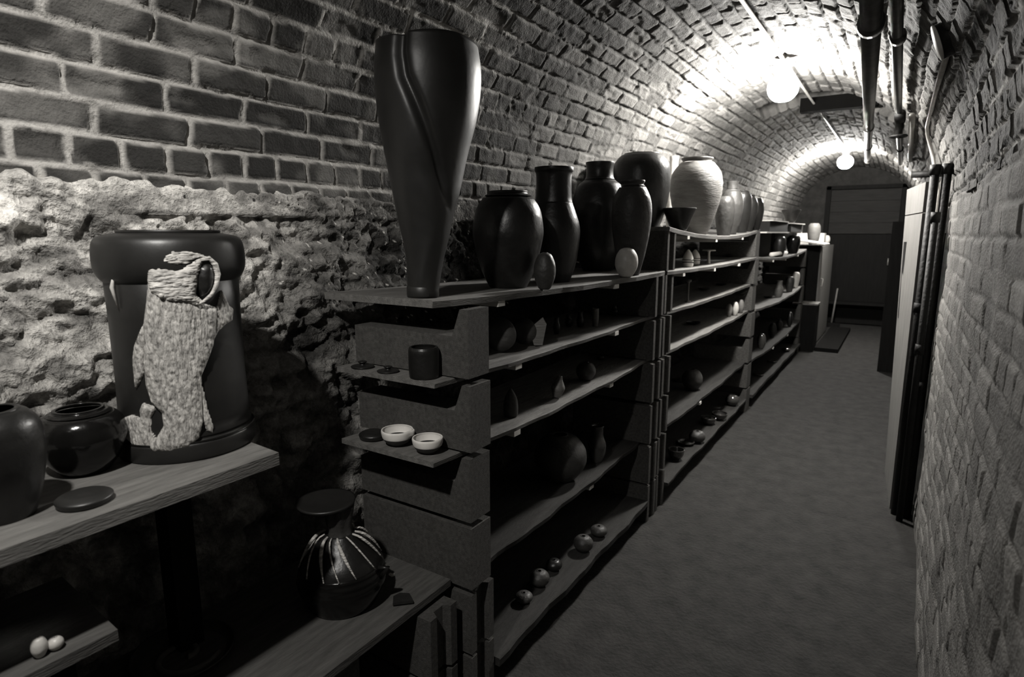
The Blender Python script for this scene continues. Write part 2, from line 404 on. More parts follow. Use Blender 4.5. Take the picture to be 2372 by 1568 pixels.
# two lower courses of the nearest pier stand on the floor as hollow blocks
for i,z in enumerate((0,.212)):
    for j,(a,b) in enumerate(((1.17,1.29),(1.33,1.45))):
        o=block_hollow(None,a,b,z); o.location=(-.005 if j else -.03,(a+b)/2,z)
        tag(o,'eared concrete block, %s course, %s stack under the nearest pier'%('second' if i else 'floor','far one' if j else 'near one'),'concrete block','concrete blocks of the shelf piers')
pier(2.86,2.98,LB,'hhhhhh','the pier ending the first bay')
pier(3.0,3.13,LC,'hhhhhhh','the pier starting the second bay')
pier(5.20,5.34,LC,'nnnnnnn','the pier between second and third bays')
pier(8.2,8.33,LB,'nnnnnn','the pier ending the third bay')

# ---------------------------------------------------------------- shelf boards
def board(y0,y1,z,x0,x1,sag,label,t=.02,xn=None,batt=(),m='board',tab=0):
    """plank with sag; xn = front edge at the near end; battens hang below"""
    n=24; bm=bmesh.new(); rows=[]; BOARDS.append((y0,y1,z,sag))
    e=empty('shelf_board',(0,(y0+y1)/2,z)); yc=(y0+y1)/2
    def zs(y):
        u=(y-y0)/(y1-y0); return -sag*4*u*(1-u)
    for i in range(n+1):
        y=y0+(y1-y0)*i/n; u=i/n; xf=x1 if xn is None else xn+(x1-xn)*u
        xf+=.004*math.sin(u*17+z*9)+.003*math.sin(u*41+z*5); dz=zs(y)
        rows.append([bm.verts.new((x0,y-yc,dz-t)),bm.verts.new((xf,y-yc,dz-t)),bm.verts.new((xf+.002,y-yc,dz-.003)),bm.verts.new((xf-.002,y-yc,dz)),bm.verts.new((x0,y-yc,dz))])
    for A,B in zip(rows,rows[1:]):
        for k in range(5): bm.faces.new([A[k],A[(k+1)%5],B[(k+1)%5],B[k]])
    bm.faces.new(rows[0]); bm.faces.new(rows[-1][::-1])
    bm_obj('plank',bm,M[m],e)
    for by in batt:
        u=(by-y0)/(y1-y0); xf=(x1 if xn is None else xn+(x1-xn)*u)
        bm=bmesh.new(); dz=zs(by)-t
        add_box(bm,x0+.05,xf+.001,by-yc-.02,by-yc+.02,dz-.018,dz); bm_obj('batten',bm,M['batten'],e)
    tag(e,label,'shelf','wooden shelf boards on the block piers'); return e
LV=['top','second','third','fourth','bottom']
Z1=[1.312,1.088,.868,.432,.12]; 
Z2=[1.532,1.309,1.089,.869,.431,.12]
Z3=[1.309,.869,.431,.12]
def by(px,py,z,X): return float(onx(px,py,X)[1])
board(1.30,2.985,Z1[0],-1.56,-1.0,.012,'long wooden shelf board, topmost of the nearest bay, carrying the tall twisted vase',.022,-1.105,(1.62,2.45))
board(1.25,2.97,Z1[1],-1.46,-1.045,.01,'second shelf board of the nearest bay, its near end holding two lids and a mug',.016,-1.06,(1.68,2.50))
board(1.22,2.95,Z1[2],-1.42,-1.045,.02,'third shelf board of the nearest bay, its near end holding a saucer and two bowls',.016,-1.05,(1.66,2.45))
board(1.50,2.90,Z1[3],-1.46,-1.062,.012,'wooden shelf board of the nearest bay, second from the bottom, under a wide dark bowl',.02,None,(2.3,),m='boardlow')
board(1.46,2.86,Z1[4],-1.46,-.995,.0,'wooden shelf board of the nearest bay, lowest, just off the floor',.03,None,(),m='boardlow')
board(3.0,5.34,Z2[0],-1.50,-1.0,.05,'sagging wooden shelf board, topmost of the second bay, under the large pale jar',.022,-1.0,(3.35,3.95,4.7))
board(3.02,5.27,Z2[1],-1.50,-1.0,.012,'wooden shelf board of the second bay, second from the top, with two striped white bottles',.02,None,(3.3,3.95,4.65))
for k,(z,nm,s) in enumerate(((Z2[2],'third from the top, with a candlestick','.01'),(Z2[3],'fourth from the top, with a row of small jars','.01'),(Z2[4],'second from the bottom, with a round dull globe','.01'),(Z2[5],'lowest, with glossy bowls','0'))):
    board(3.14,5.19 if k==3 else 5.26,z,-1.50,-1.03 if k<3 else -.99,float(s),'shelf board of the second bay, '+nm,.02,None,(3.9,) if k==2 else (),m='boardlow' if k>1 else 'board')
board(5.275,8.31,Z3[0],-1.50,-1.0,.045,'sagging wooden shelf board, topmost of the third bay, under boxes and jars',.022,None,(6.05,6.75,7.6))
board(5.36,8.28,Z3[1],-1.50,-1.0,.045,'sagging wooden shelf board of the third bay, second from the top',.022)
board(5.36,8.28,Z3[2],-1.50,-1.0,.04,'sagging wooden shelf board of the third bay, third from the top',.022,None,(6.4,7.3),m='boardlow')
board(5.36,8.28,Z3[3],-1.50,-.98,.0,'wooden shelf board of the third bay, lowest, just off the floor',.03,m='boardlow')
# cinder plinths closing the gap below the lowest boards
for a,b,w in ((1.47,2.84,'first'),(3.15,5.18,'second'),(5.37,8.18,'third')):
    bm=bmesh.new(); add_box(bm,-1.16,-1.09,-(b-a)/2,(b-a)/2,0,.088)
    o=bm_obj('floor_batten',bm,M['darkwood'],None); o.location=(0,(a+b)/2,0); tag(o,f'dark timber batten on the floor under the {w} shelf bay','batten')

# ---------------------------------------------------------------- near benches at the left
def plank(name,x0,x1,y0,y1,z,t,m,label,cat,skew=0):
    bm=bmesh.new(); add_box(bm,x0,x1,y0,y1,-t,0)
    for v in bm.verts:
        if v.co.y>y0+.01 and v.co.x>x1-.01: v.co.y+=skew
    o=bm_obj(name,bm,m,None,False,.003); o.location=(0,0,z); tag(o,label,cat); return o
plank('bench_board',-1.565,-1.10,-.6,.80,1.03,.028,M['board'],'wide wooden board across the left foreground carrying the fish vessel','shelf',-.03)
plank('bench_board',-1.40,-1.12,-.5,.452,.80,.022,M['boarddark'],'short wooden board low in the left corner carrying two small white pots','shelf',-.02)
plank('bench_board',-1.56,-1.075,-.4,1.32,.45,.022,M['boarddark'],'low wooden board holding the disc-topped jar in front of the first pier','shelf')
# supports for the boards (out of the light)
for (x0,x1,y0,y1,z0,z1,l) in ((-1.55,-1.15,-.55,-.45,0,1.0,'block pier under the near end of the wide foreground board'),(-1.50,-1.44,.69,.75,.45,1.0,'thin dark timber post under the far end of the wide foreground board')):
    bm=bmesh.new(); add_box(bm,x0,x1,y0,y1,z0,z1); tag(bm_obj('support_post',bm,M['darkwood'],None,False,.004),l,'post')
bm=bmesh.new(); add_box(bm,-1.38,-1.2,.36,.39,.434,.776); tag(bm_obj('support_post',bm,M['darkwood'],None,False,.004),'dark upright board holding up the short low board','post')
bm=bmesh.new(); add_box(bm,-1.52,-1.14,.9,1.0,0,.428); tag(bm_obj('support_post',bm,M['block'],None,False,.004),'upright block under the board with the disc-topped jar','post')

# ---------------------------------------------------------------- fish vessel
ZB=1.03
def fish_vessel():
    X=-1.325; Y=spot(430,ZB,X); zc=proj((X,Y,ZB+.2))[2]; k=zc/F
    e=empty('fish_vessel',(X,Y,ZB))
    def zz_(y): return height_at(430,y,X,Y)-ZB
    zt=zz_(536); Rb=146*k; zcol0=zz_(648); 
    Rm=137*k
    prof=[(0,0),(Rb*.97,0),(Rb,.006),(Rb,.034),(Rb*.985,.040),(Rb*.93,.042),(Rb*.93,.048),(Rb*.95,.052),(Rb*.90,.06),(Rm*.99,.075),(Rm*.97,.16),(Rm*.97,.3),(Rm*.98,zcol0),(Rm*.9,zcol0+.01),(0,zcol0+.01)]
    bm=bmesh.new(); lathe(bm,prof,96); bm_obj('body',bm,M['satin'],e,True)
    Rc=150*k; hc=zt-zcol0
    pc=smooth_profile([(Rm*.9,zcol0-.004),(Rc*.92,zcol0+.004),(Rc*1.0,zcol0+.028),(Rc*1.0,zt-.034),(Rc*.93,zt-.012),(Rc*.72,zt-.004),(Rc*.66,zt-.003)],6)
    bm=bmesh.new(); lathe(bm,pc+[(0,zt-.02)],96); bm_obj('collar',bm,M['satin'],e,True)
    bm=bmesh.new(); lathe(bm,[(Rc*.62,zt-.006),(Rc*.67,zt-.006),(Rc*.69,zt),(Rc*.68,zt+.003),(Rc*.60,zt+.003),(Rc*.58,zt-.006),(Rc*.62,zt-.006)],80); bm_obj('rim',bm,M['satin'],e,True)
    bm=bmesh.new(); add_tube(bm,[(Rb*.985*math.cos(a),Rb*.985*math.sin(a),.041) for a in np.linspace(0,2*math.pi,73)],.0022,6,False); bm_obj('foot_ring',bm,M['black'],e,True)
    RR=Rm*.985
    def tosurf(px,py,R=RR):
        d=ray(px,py); o=CP-np.array([X,Y,ZB]); a=d[0]**2+d[1]**2; b=2*(o[0]*d[0]+o[1]*d[1]); c=o[0]**2+o[1]**2-R*R
        disc=b*b-4*a*c
        t=(-b-math.sqrt(max(disc,0)))/(2*a); p=o+d*t
        return math.atan2(p[1],p[0]),p[2]
    a0=math.atan2(-Y,-X)   # direction towards the camera side
    def relief(name,poly,h,m,lab=None,R=RR,wave=None,edge=.012):
        q=[]
        for px,py in poly:
            a,z=tosurf(px,py,R); a=(a-a0+math.pi)%(2*math.pi)-math.pi; q.append((a*R,z))
        q=np.array(q); st=.0022
        us=np.arange(q[:,0].min()-st*2,q[:,0].max()+st*3,st); vs=np.arange(q[:,1].min()-st*2,q[:,1].max()+st*3,st)
        U,V=np.meshgrid(us,vs,indexing='ij'); inside=np.zeros(U.shape,bool); dist=np.full(U.shape,9.)
        n=len(q)
        for i in range(n):
            x0,y0=q[i]; x1,y1=q[(i+1)%n]
            c=((y0>V)!=(y1>V))&(U<(x1-x0)*(V-y0)/((y1-y0) if abs(y1-y0)>1e-9 else 1e-9)+x0); inside^=c
            t=np.clip(((U-x0)*(x1-x0)+(V-y0)*(y1-y0))/((x1-x0)**2+(y1-y0)**2+1e-12),0,1)
            dist=np.minimum(dist,np.hypot(U-(x0+t*(x1-x0)),V-(y0+t*(y1-y0))))
        sd=np.where(inside,dist,-dist)
        H=h*np.sqrt(np.clip(sd/edge,0,1)*(2-np.clip(sd/edge,0,1)))
        if wave is not None: H=H+np.where(sd>.002,wave(U,V),0)
        H=np.where(sd<=0,-.004,H+.001)
        bm=bmesh.new(); vv={}
        keep=sd>-st*1.0
        for i in range(len(us)-1):
            for j in range(len(vs)-1):
                if keep[i,j] and keep[i+1,j] and keep[i,j+1] and keep[i+1,j+1]:
                    f=[]
                    for a,b in((i,j),(i+1,j),(i+1,j+1),(i,j+1)):
                        if (a,b) not in vv:
                            r=R+H[a,b]; an=a0+us[a]/R; vv[a,b]=bm.verts.new((r*math.cos(an),r*math.sin(an),vs[b]))
                        f.append(vv[a,b])
                    bm.faces.new(f)
        o=bm_obj(name,bm,m,e,True)
        if lab: o['label']=lab
        return o
    scr=lambda U,V:.0012*vn(U*260+V*60,V*130,3)+.0008*vn(U*500,V*260,5)
    relief('fish_body',[(348,618),(420,622),(445,640),(455,700),(478,705),(500,712),(498,760),(492,800),(478,840),(466,870),(468,930),(470,975),(462,1012),(440,1035),(400,1046),(360,1046),(345,1030),(365,1010),(380,985),(375,955),(352,930),(340,890),(335,840),(336,790),(334,750),(340,700),(344,650)],.013,M['fish'],'white scratched fish body',wave=scr,edge=.02)
    relief('tail',[(362,938),(352,940),(332,932),(325,950),(328,968),(308,960),(290,966),(284,985),(292,1008),(310,1028),(330,1042),(352,1050),(372,1048),(372,1030),(352,1000),(350,968),(360,950)],.007,M['fish'],'white scratched tail curling left',wave=scr)
    relief('fin',[(334,748),(325,765),(312,800),(308,830),(311,870),(314,902),(324,885),(334,862),(337,800)],.005,M['fish'],'slender pale fin at the left',wave=scr)
    relief('fin',[(488,718),(505,705),(512,672),(522,690),(528,706),(538,715),(536,742),(520,752),(504,768),(488,800),(482,760)],.006,M['fish'],'broad pale fin at the right',wave=scr)
    relief('fin',[(462,880),(471,900),(482,950),(494,985),(492,1006),(480,998),(470,975),(464,930)],.005,M['fish'],'thin grey fin low at the right',wave=scr)
    hw=lambda U,V:.0025*np.sin(V*1250+7*np.sin(U*70)+3*vn(U*60,V*60,4))*.5+.0018*vn(U*200,V*420,8)
    relief('fish_head',[(345,620),(372,616),(410,622),(440,600),(458,590),(468,606),(458,640),(452,680),(470,700),(455,712),(425,702),(390,700),(352,680),(344,650)],.020,M['slip'],'ridged white fish head',wave=hw,edge=.016)
    relief('fish_jaw',[(374,606),(380,588),(396,578),(430,577),(462,584),(480,596),(492,612),(496,622),(484,618),(468,604),(450,602),(428,616),(400,616),(384,612)],.016,M['slip'],'curled white upper jaw',R=RR,wave=hw,edge=.008)
    relief('mouth',[(452,618),(466,606),(480,606),(488,620),(490,645),(486,668),(476,684),(462,688),(452,670),(448,640)],.024,M['dark'],'dark open mouth',edge=.02)
    # mouth ring
    ring=[(462,602),(480,598),(494,612),(500,635),(496,660),(485,683),(466,700),(452,704)]
    pts=[]
    for px,py in ring:
        a,z=tosurf(px,py,RR+.012); pts.append(((RR+.018)*math.cos(a),(RR+.018)*math.sin(a),z))
    bm=bmesh.new(); pp=[tuple(p) for p in pts]; add_tube(bm,pp,[.003,.005,.006,.006,.005,.004,.003,.002],8); o=bm_obj('lip',bm,M['slip'],e,True)
    # eye
    a,z=tosurf(378,682); c=Vector(((RR+.018)*math.cos(a),(RR+.018)*math.sin(a),z))
    bm=bmesh.new(); bmesh.ops.create_uvsphere(bm,u_segments=16,v_segments=10,radius=.0055)
    for v in bm.verts: v.co=v.co+c
    bm_obj('eye',bm,M['pale'],e,True)
    # lug at the left shoulder
    a,z=tosurf(268,665); a2,z2=tosurf(270,700)
    bm=bmesh.new(); add_tube(bm,[((RR+.002)*math.cos(a+.02),(RR+.002)*math.sin(a+.02),z+.03),((RR+.008)*math.cos(a),(RR+.008)*math.sin(a),z),((RR+.002)*math.cos(a+.02),(RR+.002)*math.sin(a+.02),z2-.012)],[.0015,.004,.0015],8); bm_obj('lug',bm,M['pale'],e,True)
    H_=[c for c in e.children if c.name.startswith('fish_head')][0]
    for c in list(e.children):
        if c.name.split('.')[0] in ('fish_jaw','mouth','lip','eye'): c.parent=H_
    tag(e,'tall dark cylindrical vessel with a thick collar and a white incised fish climbing its side','vessel')
fish_vessel()
pot('storage_jar','tall black jar cut by the left edge of the picture on the wide foreground board','jar',-8,190,950,ZB,-1.23,'jar_tall',M['dark'],wall=.008)
pot('storage_jar','squat round black jar between the left edge jar and the fish vessel','jar',186,185,945,ZB,-1.34,'jar_round',M['black'],neck=.93)
def lid(name,label,xc,w,z0,X,m,h=.012,knob=True,cat='lid'):
    Y=spot(xc,z0-.1,X); zc=proj((X,Y,z0))[2]; R=w/2*zc/F
    e=empty(name,(X,Y,z0)) if knob else None
    bm=bmesh.new(); lathe(bm,smooth_profile([(0,0),(R*.85,0),(R,h*.4),(R,h*.7),(R*.7,h),(R*.3,h*1.05),(0,h*1.1)],4),48)
    o=bm_obj('lid_disc' if knob else name,bm,m,e,True)
    if knob:
        bm=bmesh.new(); lathe(bm,smooth_profile([(R*.28,h),(R*.22,h*1.5),(R*.4,h*2.3),(R*.2,h*2.7),(0,h*2.8)],4),28); bm_obj('knob',bm,m,e,True); o=e
    else: o.location=(X,Y,z0)
    tag(o,label,cat); return o
lid('jar_lid','flat dark pottery lid lying in front of the squat black jar',197,112,ZB,-1.175,M['satin'],.018,False)
lid('jar_lid','small dark knobbed lid at the left on the first pier ledge, beside the stone wall',840,52,Z1[1],-1.38,M['dark'],.008)
lid('jar_lid','small dark knobbed lid between the left lid and the mug on the first pier ledge',899,50,Z1[1],-1.27,M['dark'],.007)
pot('straight_mug','straight-sided black mug standing on the upper ledge of the first pier','mug',986,72,803,Z1[1],-1.135,'mug',M['dark'],Y=1.29)
lid('saucer','low dark saucer at the left of the two pale bowls on the lower ledge',864,62,Z1[2],-1.34,M['dark'],.022,False,'saucer')
def bowl2(xc,w,yt,X,label,spout):
    Y=1.275; zt=height_at(xc,yt,X,Y); h=zt-Z1[2]; R=w/2*proj((X,Y,zt))[2]/F
    e=empty('pouring_bowl' if spout else 'tea_bowl',(X,Y,Z1[2]))
    h=min(h,R*1.0)
    pf=smooth_profile([(r*R,z*h) for r,z in SH['teabowl']],5)
    dip=(lambda a,z:1+(.16*math.exp(-((a-.4)**2)/.04) if z>h*.6 else 0)) if spout else None
    lo=[p for p in pf if p[1]<=h*.45]; up=[p for p in pf if p[1]>=h*.45-.0001]
    bm=bmesh.new(); lathe(bm,[(0,0)]+lo+[up[0]]+[(r-.004,z) for r,z in lo[::-1] if z>.006]+[(0,.006)],48); bm_obj('foot',bm,M['mid'],e,True)
    bm=bmesh.new(); lathe(bm,[lo[-1]]+up+[(r-.004,z) for r,z in up[::-1]],48,dip); o=bm_obj('bowl_wall',bm,M['white'],e,True); o['label']='pale glazed upper wall'
    tag(e,label,'bowl')
bowl2(925,74,990,-1.235,'pale bowl with a small pouring spout in the middle of the lower ledge',True)
bowl2(1004,72,1003,-1.115,'pale bowl without a spout, nearest the corridor on the lower ledge',False)
# two white pots in the lower left corner
for xc,lab in ((75,'left'),(112,'right')):
    pot('small_white_pot',f'small round white pot, {lab} one of the pair on the short low board','pot',xc,34,1476,.80,-1.152,'ball',M['pale'],'pair of small white pots',seg=28,wall=.003)
# coiled dish, faint
e=empty('coiled_dish',(-1.43,.69,.433)); e.scale=(.8,.8,.8)
bm=bmesh.new(); lathe(bm,shell(smooth_profile([(.05,0),(.10,.008),(.14,.03),(.15,.045)],4),.006),48); bm_obj('dish',bm,M['mid'],e,True)
bm=bmesh.new(); add_tube(bm,[((.02+.012*t)*math.cos(t),(.02+.012*t)*math.sin(t),.022) for t in np.linspace(0,7,40)],.010,10); bm_obj('coil',bm,M['grey'],e,True)
tag(e,'shallow dark dish with a clay coil in it, in the shadow behind the two benches','dish')

# ---------------------------------------------------------------- disc topped jar
def disc_jar():
    z0=.45; X=-1.27; Y=spot(792,z0,X); e=empty('disc_topped_jar',(X,Y,z0)); k=proj((X,Y,z0+.15))[2]/F
    H=lambda y:height_at(785,y,X,Y)-z0
    R=100*k; hb=H(1300)
    prof=smooth_profile([(R*.72,0),(R*.78,.006),(R*.95,.05),(R*1.0,hb*.62),(R*.97,hb*.86),(R*.93,hb)],5)
    fn=lambda a,z:1+(.012*math.sin(z*330) if .55*hb<z<hb*.98 else 0)
    bm=bmesh.new(); lathe(bm,[(0,0)]+prof+[(0,hb)],64,fn); bm_obj('body',bm,M['black'],e,True)
    ht=H(1232)
    bm=bmesh.new(); lathe(bm,smooth_profile([(R*.90,hb-.004),(R*.80,hb+.25*(ht-hb)),(R*.5,hb+.7*(ht-hb)),(R*.33,ht)],5)+[(0,ht)],64); bm_obj('shoulder',bm,M['dark'],e,True)
    for i in range(13):
        a=i*2*math.pi/13+.2+.12*math.sin(i*5); pts=[]
        for t in np.linspace(0,1,9):
            rr=R*(.34+.60*t**.8); zz2=ht+(hb-ht)*(t**1.5)+.0; pts.append((rr*math.cos(a+.5*t),rr*math.sin(a+.5*t),zz2+.002))
        bm=bmesh.new(); add_tube(bm,pts,[.002+(.002+.0015*math.sin(i*3))*math.sin(math.pi*min(1,j/8+.1)) for j in range(9)],7); o=bm_obj('glaze_run',bm,M['slip'],e,True); o['label']='pale ridge of glaze over the shoulder'
    hn=H(1170)
    bm=bmesh.new(); lathe(bm,smooth_profile([(R*.30,ht-.004),(R*.27,ht+.2*(hn-ht)),(R*.31,ht+.6*(hn-ht)),(R*.35,hn)],4)+[(0,hn)],40,lambda a,z:1+.06*math.sin(7*a)); bm_obj('neck',bm,M['mid'],e,True)
    hd=H(1132); X2=-.0
    bm=bmesh.new(); lathe(bm,[(0,hn-.002),(R*.40,hn-.002),(R*.64,hn+.006),(R*.66,hn+.014),(R*.60,hn+.014),(R*.4,hn+.008),(0,hn+.008)],56)
    for v in bm.verts: v.co+=Vector((-.030,-.018,0))
    bm_obj('disc_top',bm,M['satin'],e,True)
    # lug
    bm=bmesh.new(); add_tube(bm,[(R*.93*math.cos(.35),R*.93*math.sin(.35),hb*.95),(R*1.14*math.cos(.35),R*1.14*math.sin(.35),hb*1.0),(R*.95*math.cos(.35),R*.95*math.sin(.35),hb*.72)],.008,8); bm_obj('lug',bm,M['dark'],e,True)
    H_=[c for c in e.children if c.name.startswith('shoulder')][0]
    for c in list(e.children):
        if c.name.startswith('glaze_run'): c.parent=H_
    tag(e,'dark jar with a flat disc top and pale glaze runs on its shoulder','jar')
disc_jar()
# sherd and chips on the low board
p=onz(930,1392,.45); bm=bmesh.new()
outl=[(-.028,-.022),(.03,-.030),(.026,.012),(.0,.030),(-.022,.014)]
for q in range(2): pass
A=[bm.verts.new((x,y,.001+6*(x*x))) for x,y in outl]; B=[bm.verts.new((x*.97,y*.97,.009+6*(x*x))) for x,y in outl]
bm.faces.new(A[::-1]); bm.faces.new(B)
for i in range(5): bm.faces.new([A[i],A[(i+1)%5],B[(i+1)%5],B[i]])
o=bm_obj('pottery_sherd',bm,M['shard']); o.location=(p[0],p[1],.45); o.rotation_euler=(0,0,.9); tag(o,'curved dark pottery sherd lying on the low board beside the disc-topped jar','sherd')
for (px,py,s,lab) in ((908,1334,.007,'larger'),(866,1282,.006,'smaller')):
    p=onz(px,py,.45); bm=bmesh.new(); bmesh.ops.create_icosphere(bm,subdivisions=2,radius=s)
    for v in bm.verts: v.co=Vector((v.co.x*1.6,v.co.y,v.co.z*.6))*(1+.2*math.sin(v.co.x*900)); 
    o=bm_obj('stone_chip',bm,M['pale']); o.location=(p[0],p[1],.45+s*.5); tag(o,f'{lab} pale stone chip on the low board next to the first pier','chip')

# ---------------------------------------------------------------- tall twisted vase
def tall_vase():
    z0=Z1[0]; X=-1.20; Y=spot(978,z0,X); k=proj((X,Y,z0+.3))[2]/F
    k0=proj((X,Y,z0))[2]/F; Y_=Y
    def Hh(y): return height_at(985,y,X,Y)-z0
    e=empty('twisted_vase',(X,Y,z0))
    # silhouette in image: (y, left, right)
    sil=[(676,945,1014),(655,943,1020),(620,944,1022),(570,938,1034),(510,925,1046),(460,915,1058),(410,905,1068),(350,890,1083),(290,878,1100),(230,870,1111),(170,866,1114),(130,867,1110),(108,872,1103)]
    nz=90; seg=200; rows=[]
    ys=np.linspace(676,106,nz)
    l=np.interp(-ys,[-s[0] for s in sil],[s[1] for s in sil]); r=np.interp(-ys,[-s[0] for s in sil],[s[2] for s in sil])
    # smooth the outline
    kr=np.ones(7)/7
    for _ in range(2):
        l=np.convolve(np.pad(l,3,'edge'),kr,'valid'); r=np.convolve(np.pad(r,3,'edge'),kr,'valid')
    rtv=np.array([math.cos(YAW),math.sin(YAW)])
    vd=-np.array([X,Y])/math.hypot(X,Y); base=math.atan2(vd[1],vd[0])  # towards the camera
    side=np.array([-vd[1],vd[0]])  # image right?
    bm=bmesh.new()
    if proj((X+side[0]*.1,Y+side[1]*.1,z0+.3))[0]<978: side=-side
    zsv=[]
    for i,y in enumerate(ys):
        z=max(Hh(y),0) if i else 0; zc=proj((X,Y,z0+z))[2]; cx=(l[i]+r[i])/2
        off=(cx-proj((X,Y,z0+z))[0])*zc/F; R=(r[i]-l[i])/2*zc/F*.985
        t=i/(nz-1); ring=[]
        for q in range(seg):
            a=2*math.pi*q/seg
            ph=((a+math.pi)%(2*math.pi))-math.pi   # 0 = facing camera, + = image right
            # raised leaf shaped panel: its left edge sweeps from just left of centre at the top to the right edge below
            yy=y; edge=np.interp(yy,[100,150,200,300,400,450,500],[-.34,-.36,-.30,.10,.52,.78,1.2])
            pan=sm(edge-.06,edge+.0,np.array(ph))*(1-sm(2.2,2.6,np.array(ph)))*sm(.3,.42,np.array(t))
            dip=math.exp(-((ph-edge+.16)/.12)**2)*float(sm(.30,.5,np.array(t)))
            fold=.10*math.exp(-((ph+.1-.5*math.sin((t-.1)*9))/.35)**2)*float(1-sm(.35,.5,np.array(t)))
            twist=.05*math.sin(2*(ph)-5*t)*float(1-sm(.45,.7,np.array(t)))
            rr=R*(1+.03*float(pan)-.13*dip+fold*.5+twist)
            sx=math.sin(ph)*rr; dz=math.cos(ph)*rr
            p=vd*dz+side*(sx+off)
            ring.append(bm.verts.new((p[0],p[1],z+(.004*math.sin(3*ph+.4) if i==nz-1 else 0))))
        rows.append(ring); zsv.append(z)
    # inner wall
    inner=[]
    for i in range(nz-1,nz//2,-2):
        c=Vector((0,0,0)); 
        for v in rows[i]: c+=v.co
        c/=seg; inner.append([bm.verts.new(c+(v.co-c)*(.93 if i<nz-1 else .95)) for v in rows[i]])
    allr=rows+inner
    for A,B in zip(allr,allr[1:]):
        for q in range(seg): bm.faces.new([A[q],A[(q+1)%seg],B[(q+1)%seg],B[q]])
    bm.faces.new(allr[-1]); bm.faces.new(rows[0][::-1])
    bm_obj('body',bm,M['satin'],e,True)
    # foot
    k0=proj((X,Y,z0))[2]/F
    bm=bmesh.new(); lathe(bm,[(0,0),(36*k0,0),(37*k0,.006),(37*k0,.03),(35*k0,.034),(0,.034)],48); o=bm_obj('foot',bm,M['satin'],e,True)
    tag(e,'tall dark vase flaring from a narrow foot, with a leaf-shaped fold in its side','vase')
tall_vase()

# ---------------------------------------------------------------- row of big pots on the first top board
T=Z1[0]; T2=Z2[0]
pot('round_jar','large round dark jar right behind the tall twisted vase','jar',1177,164,443,T,-1.22,'jar_round',M['dark'],'large dark jars on the first top board',neck=.94)
pot('dark_bottle','dark bottle with a broad upright neck between the round jar and the wide bottle','bottle',1281,124,388,T,-1.22,'bottle',M['dark'],'large dark jars on the first top board',neck=.70)
pot('wide_bottle','wide-shouldered dark bottle with a short narrow neck, largest of the first top board bottles','bottle',1385,130,376,T,-1.32,'bottle_big',M['dark'],'large dark jars on the first top board',neck=.84)
pot('lipped_jar','slim dark jar with a rolled double lip before the big closed jar','jar',1460,92,418,T,-1.075,'jar_lip',M['mid'],'large dark jars on the first top board',neck=.94)
pot('big_jar','biggest dark jar with a broad rounded top and a vertical seam, near the second pier','jar',1482,134,356,T2,-1.28,'jar_tall',M['dark'],'large dark jars on the first top board')
pot('narrow_bottle','narrow dark bottle hardly showing behind the wide-shouldered bottle','bottle',1398,56,380,T,-1.50,'bottle',M['dark'])
pot('small_pot','small round pale grey pot at the board edge in front of the lipped jar','pot',1452,54,574,T,-1.045,'ball',M['pale'])
pot('small_pot','small dark egg-shaped pot between the round jar and the dark bottle','pot',1262,52,585,T,-1.06,'ball',M['mid'])
# ---------------------------------------------------------------- second bay top
T2=Z2[0]
pot('flared_bowl','flared dark bowl at the near end of the second top board','bowl',1574,76,482,T2,-1.06,'flared',M['dark'])
pot('big_pale_jar','large pale grey jar with a dark double lip on the second top board','jar',1609,118,366,T2,-1.16,'jar_lip',M['grey'],neck=.945,rings=900)
for xc,w,yt,X,mm,lab,sh in ((1556,30,362,-1.44,'pale','small pale flask peeping over the big closed jar','bottle'),(1679,44,455,-1.06,'mid','grey jar just behind the large pale jar','jar_tall'),(1693,52,420,-1.08,'mid','tall mottled jar behind the grey jar, second after the large pale jar','bottle_big'),(1716,44,442,-1.08,'dark','dark jar in the middle of the receding row on the second top board','jar_tall'),(1734,40,452,-1.05,'dark','dark jar last but one of the second top board','jar_lip'),(1750,36,459,-1.03,'black','black jar at the far end of the second top board','jar_round')):
    pot('row_jar',lab,'jar',xc,w,yt,T2,X,sh,M[mm],'jars receding on the second top board',neck=.86 if sh=='bottle_big' else None)
# ---------------------------------------------------------------- second bay shelves
A=Z2[1]
for xc,lab,X in ((1595,'near','-1.07'),(1611,'far','-1.13')):
    e=pot('striped_bottle',f'small white cone-topped bottle with dark rings, {lab} one of the pair','bottle',xc,24,578,A,float(X),'cone',M['white'],'pair of striped white bottles')
    z0=e.location.z
    R=max(v.co.x for v in e.data.vertices)
    hh=max(v.co.z for v in e.data.vertices)
    for t in (.28,.42):
        bm=bmesh.new(); add_tube(bm,[(R*1.01*math.cos(a),R*1.01*math.sin(a),hh*t) for a in np.linspace(0,2*math.pi,33)],.0025,6,False); o=bm_obj('ring_stripe',bm,M['black'],e,True); o['label']='dark painted ring'
def g(*a,**k): return pot(*a,**k)
g('mushroom_stand','pale flat-topped mushroom-shaped stand beside the striped bottles','stand',1643,30,578,A,-1.1,'mushroom',M['pale'])
g('candlestick','slim candlestick with a cupped top on the third shelf of the second bay','candlestick',1595,14,648,Z2[2]-.003,-1.08,'stick',M['grey'])
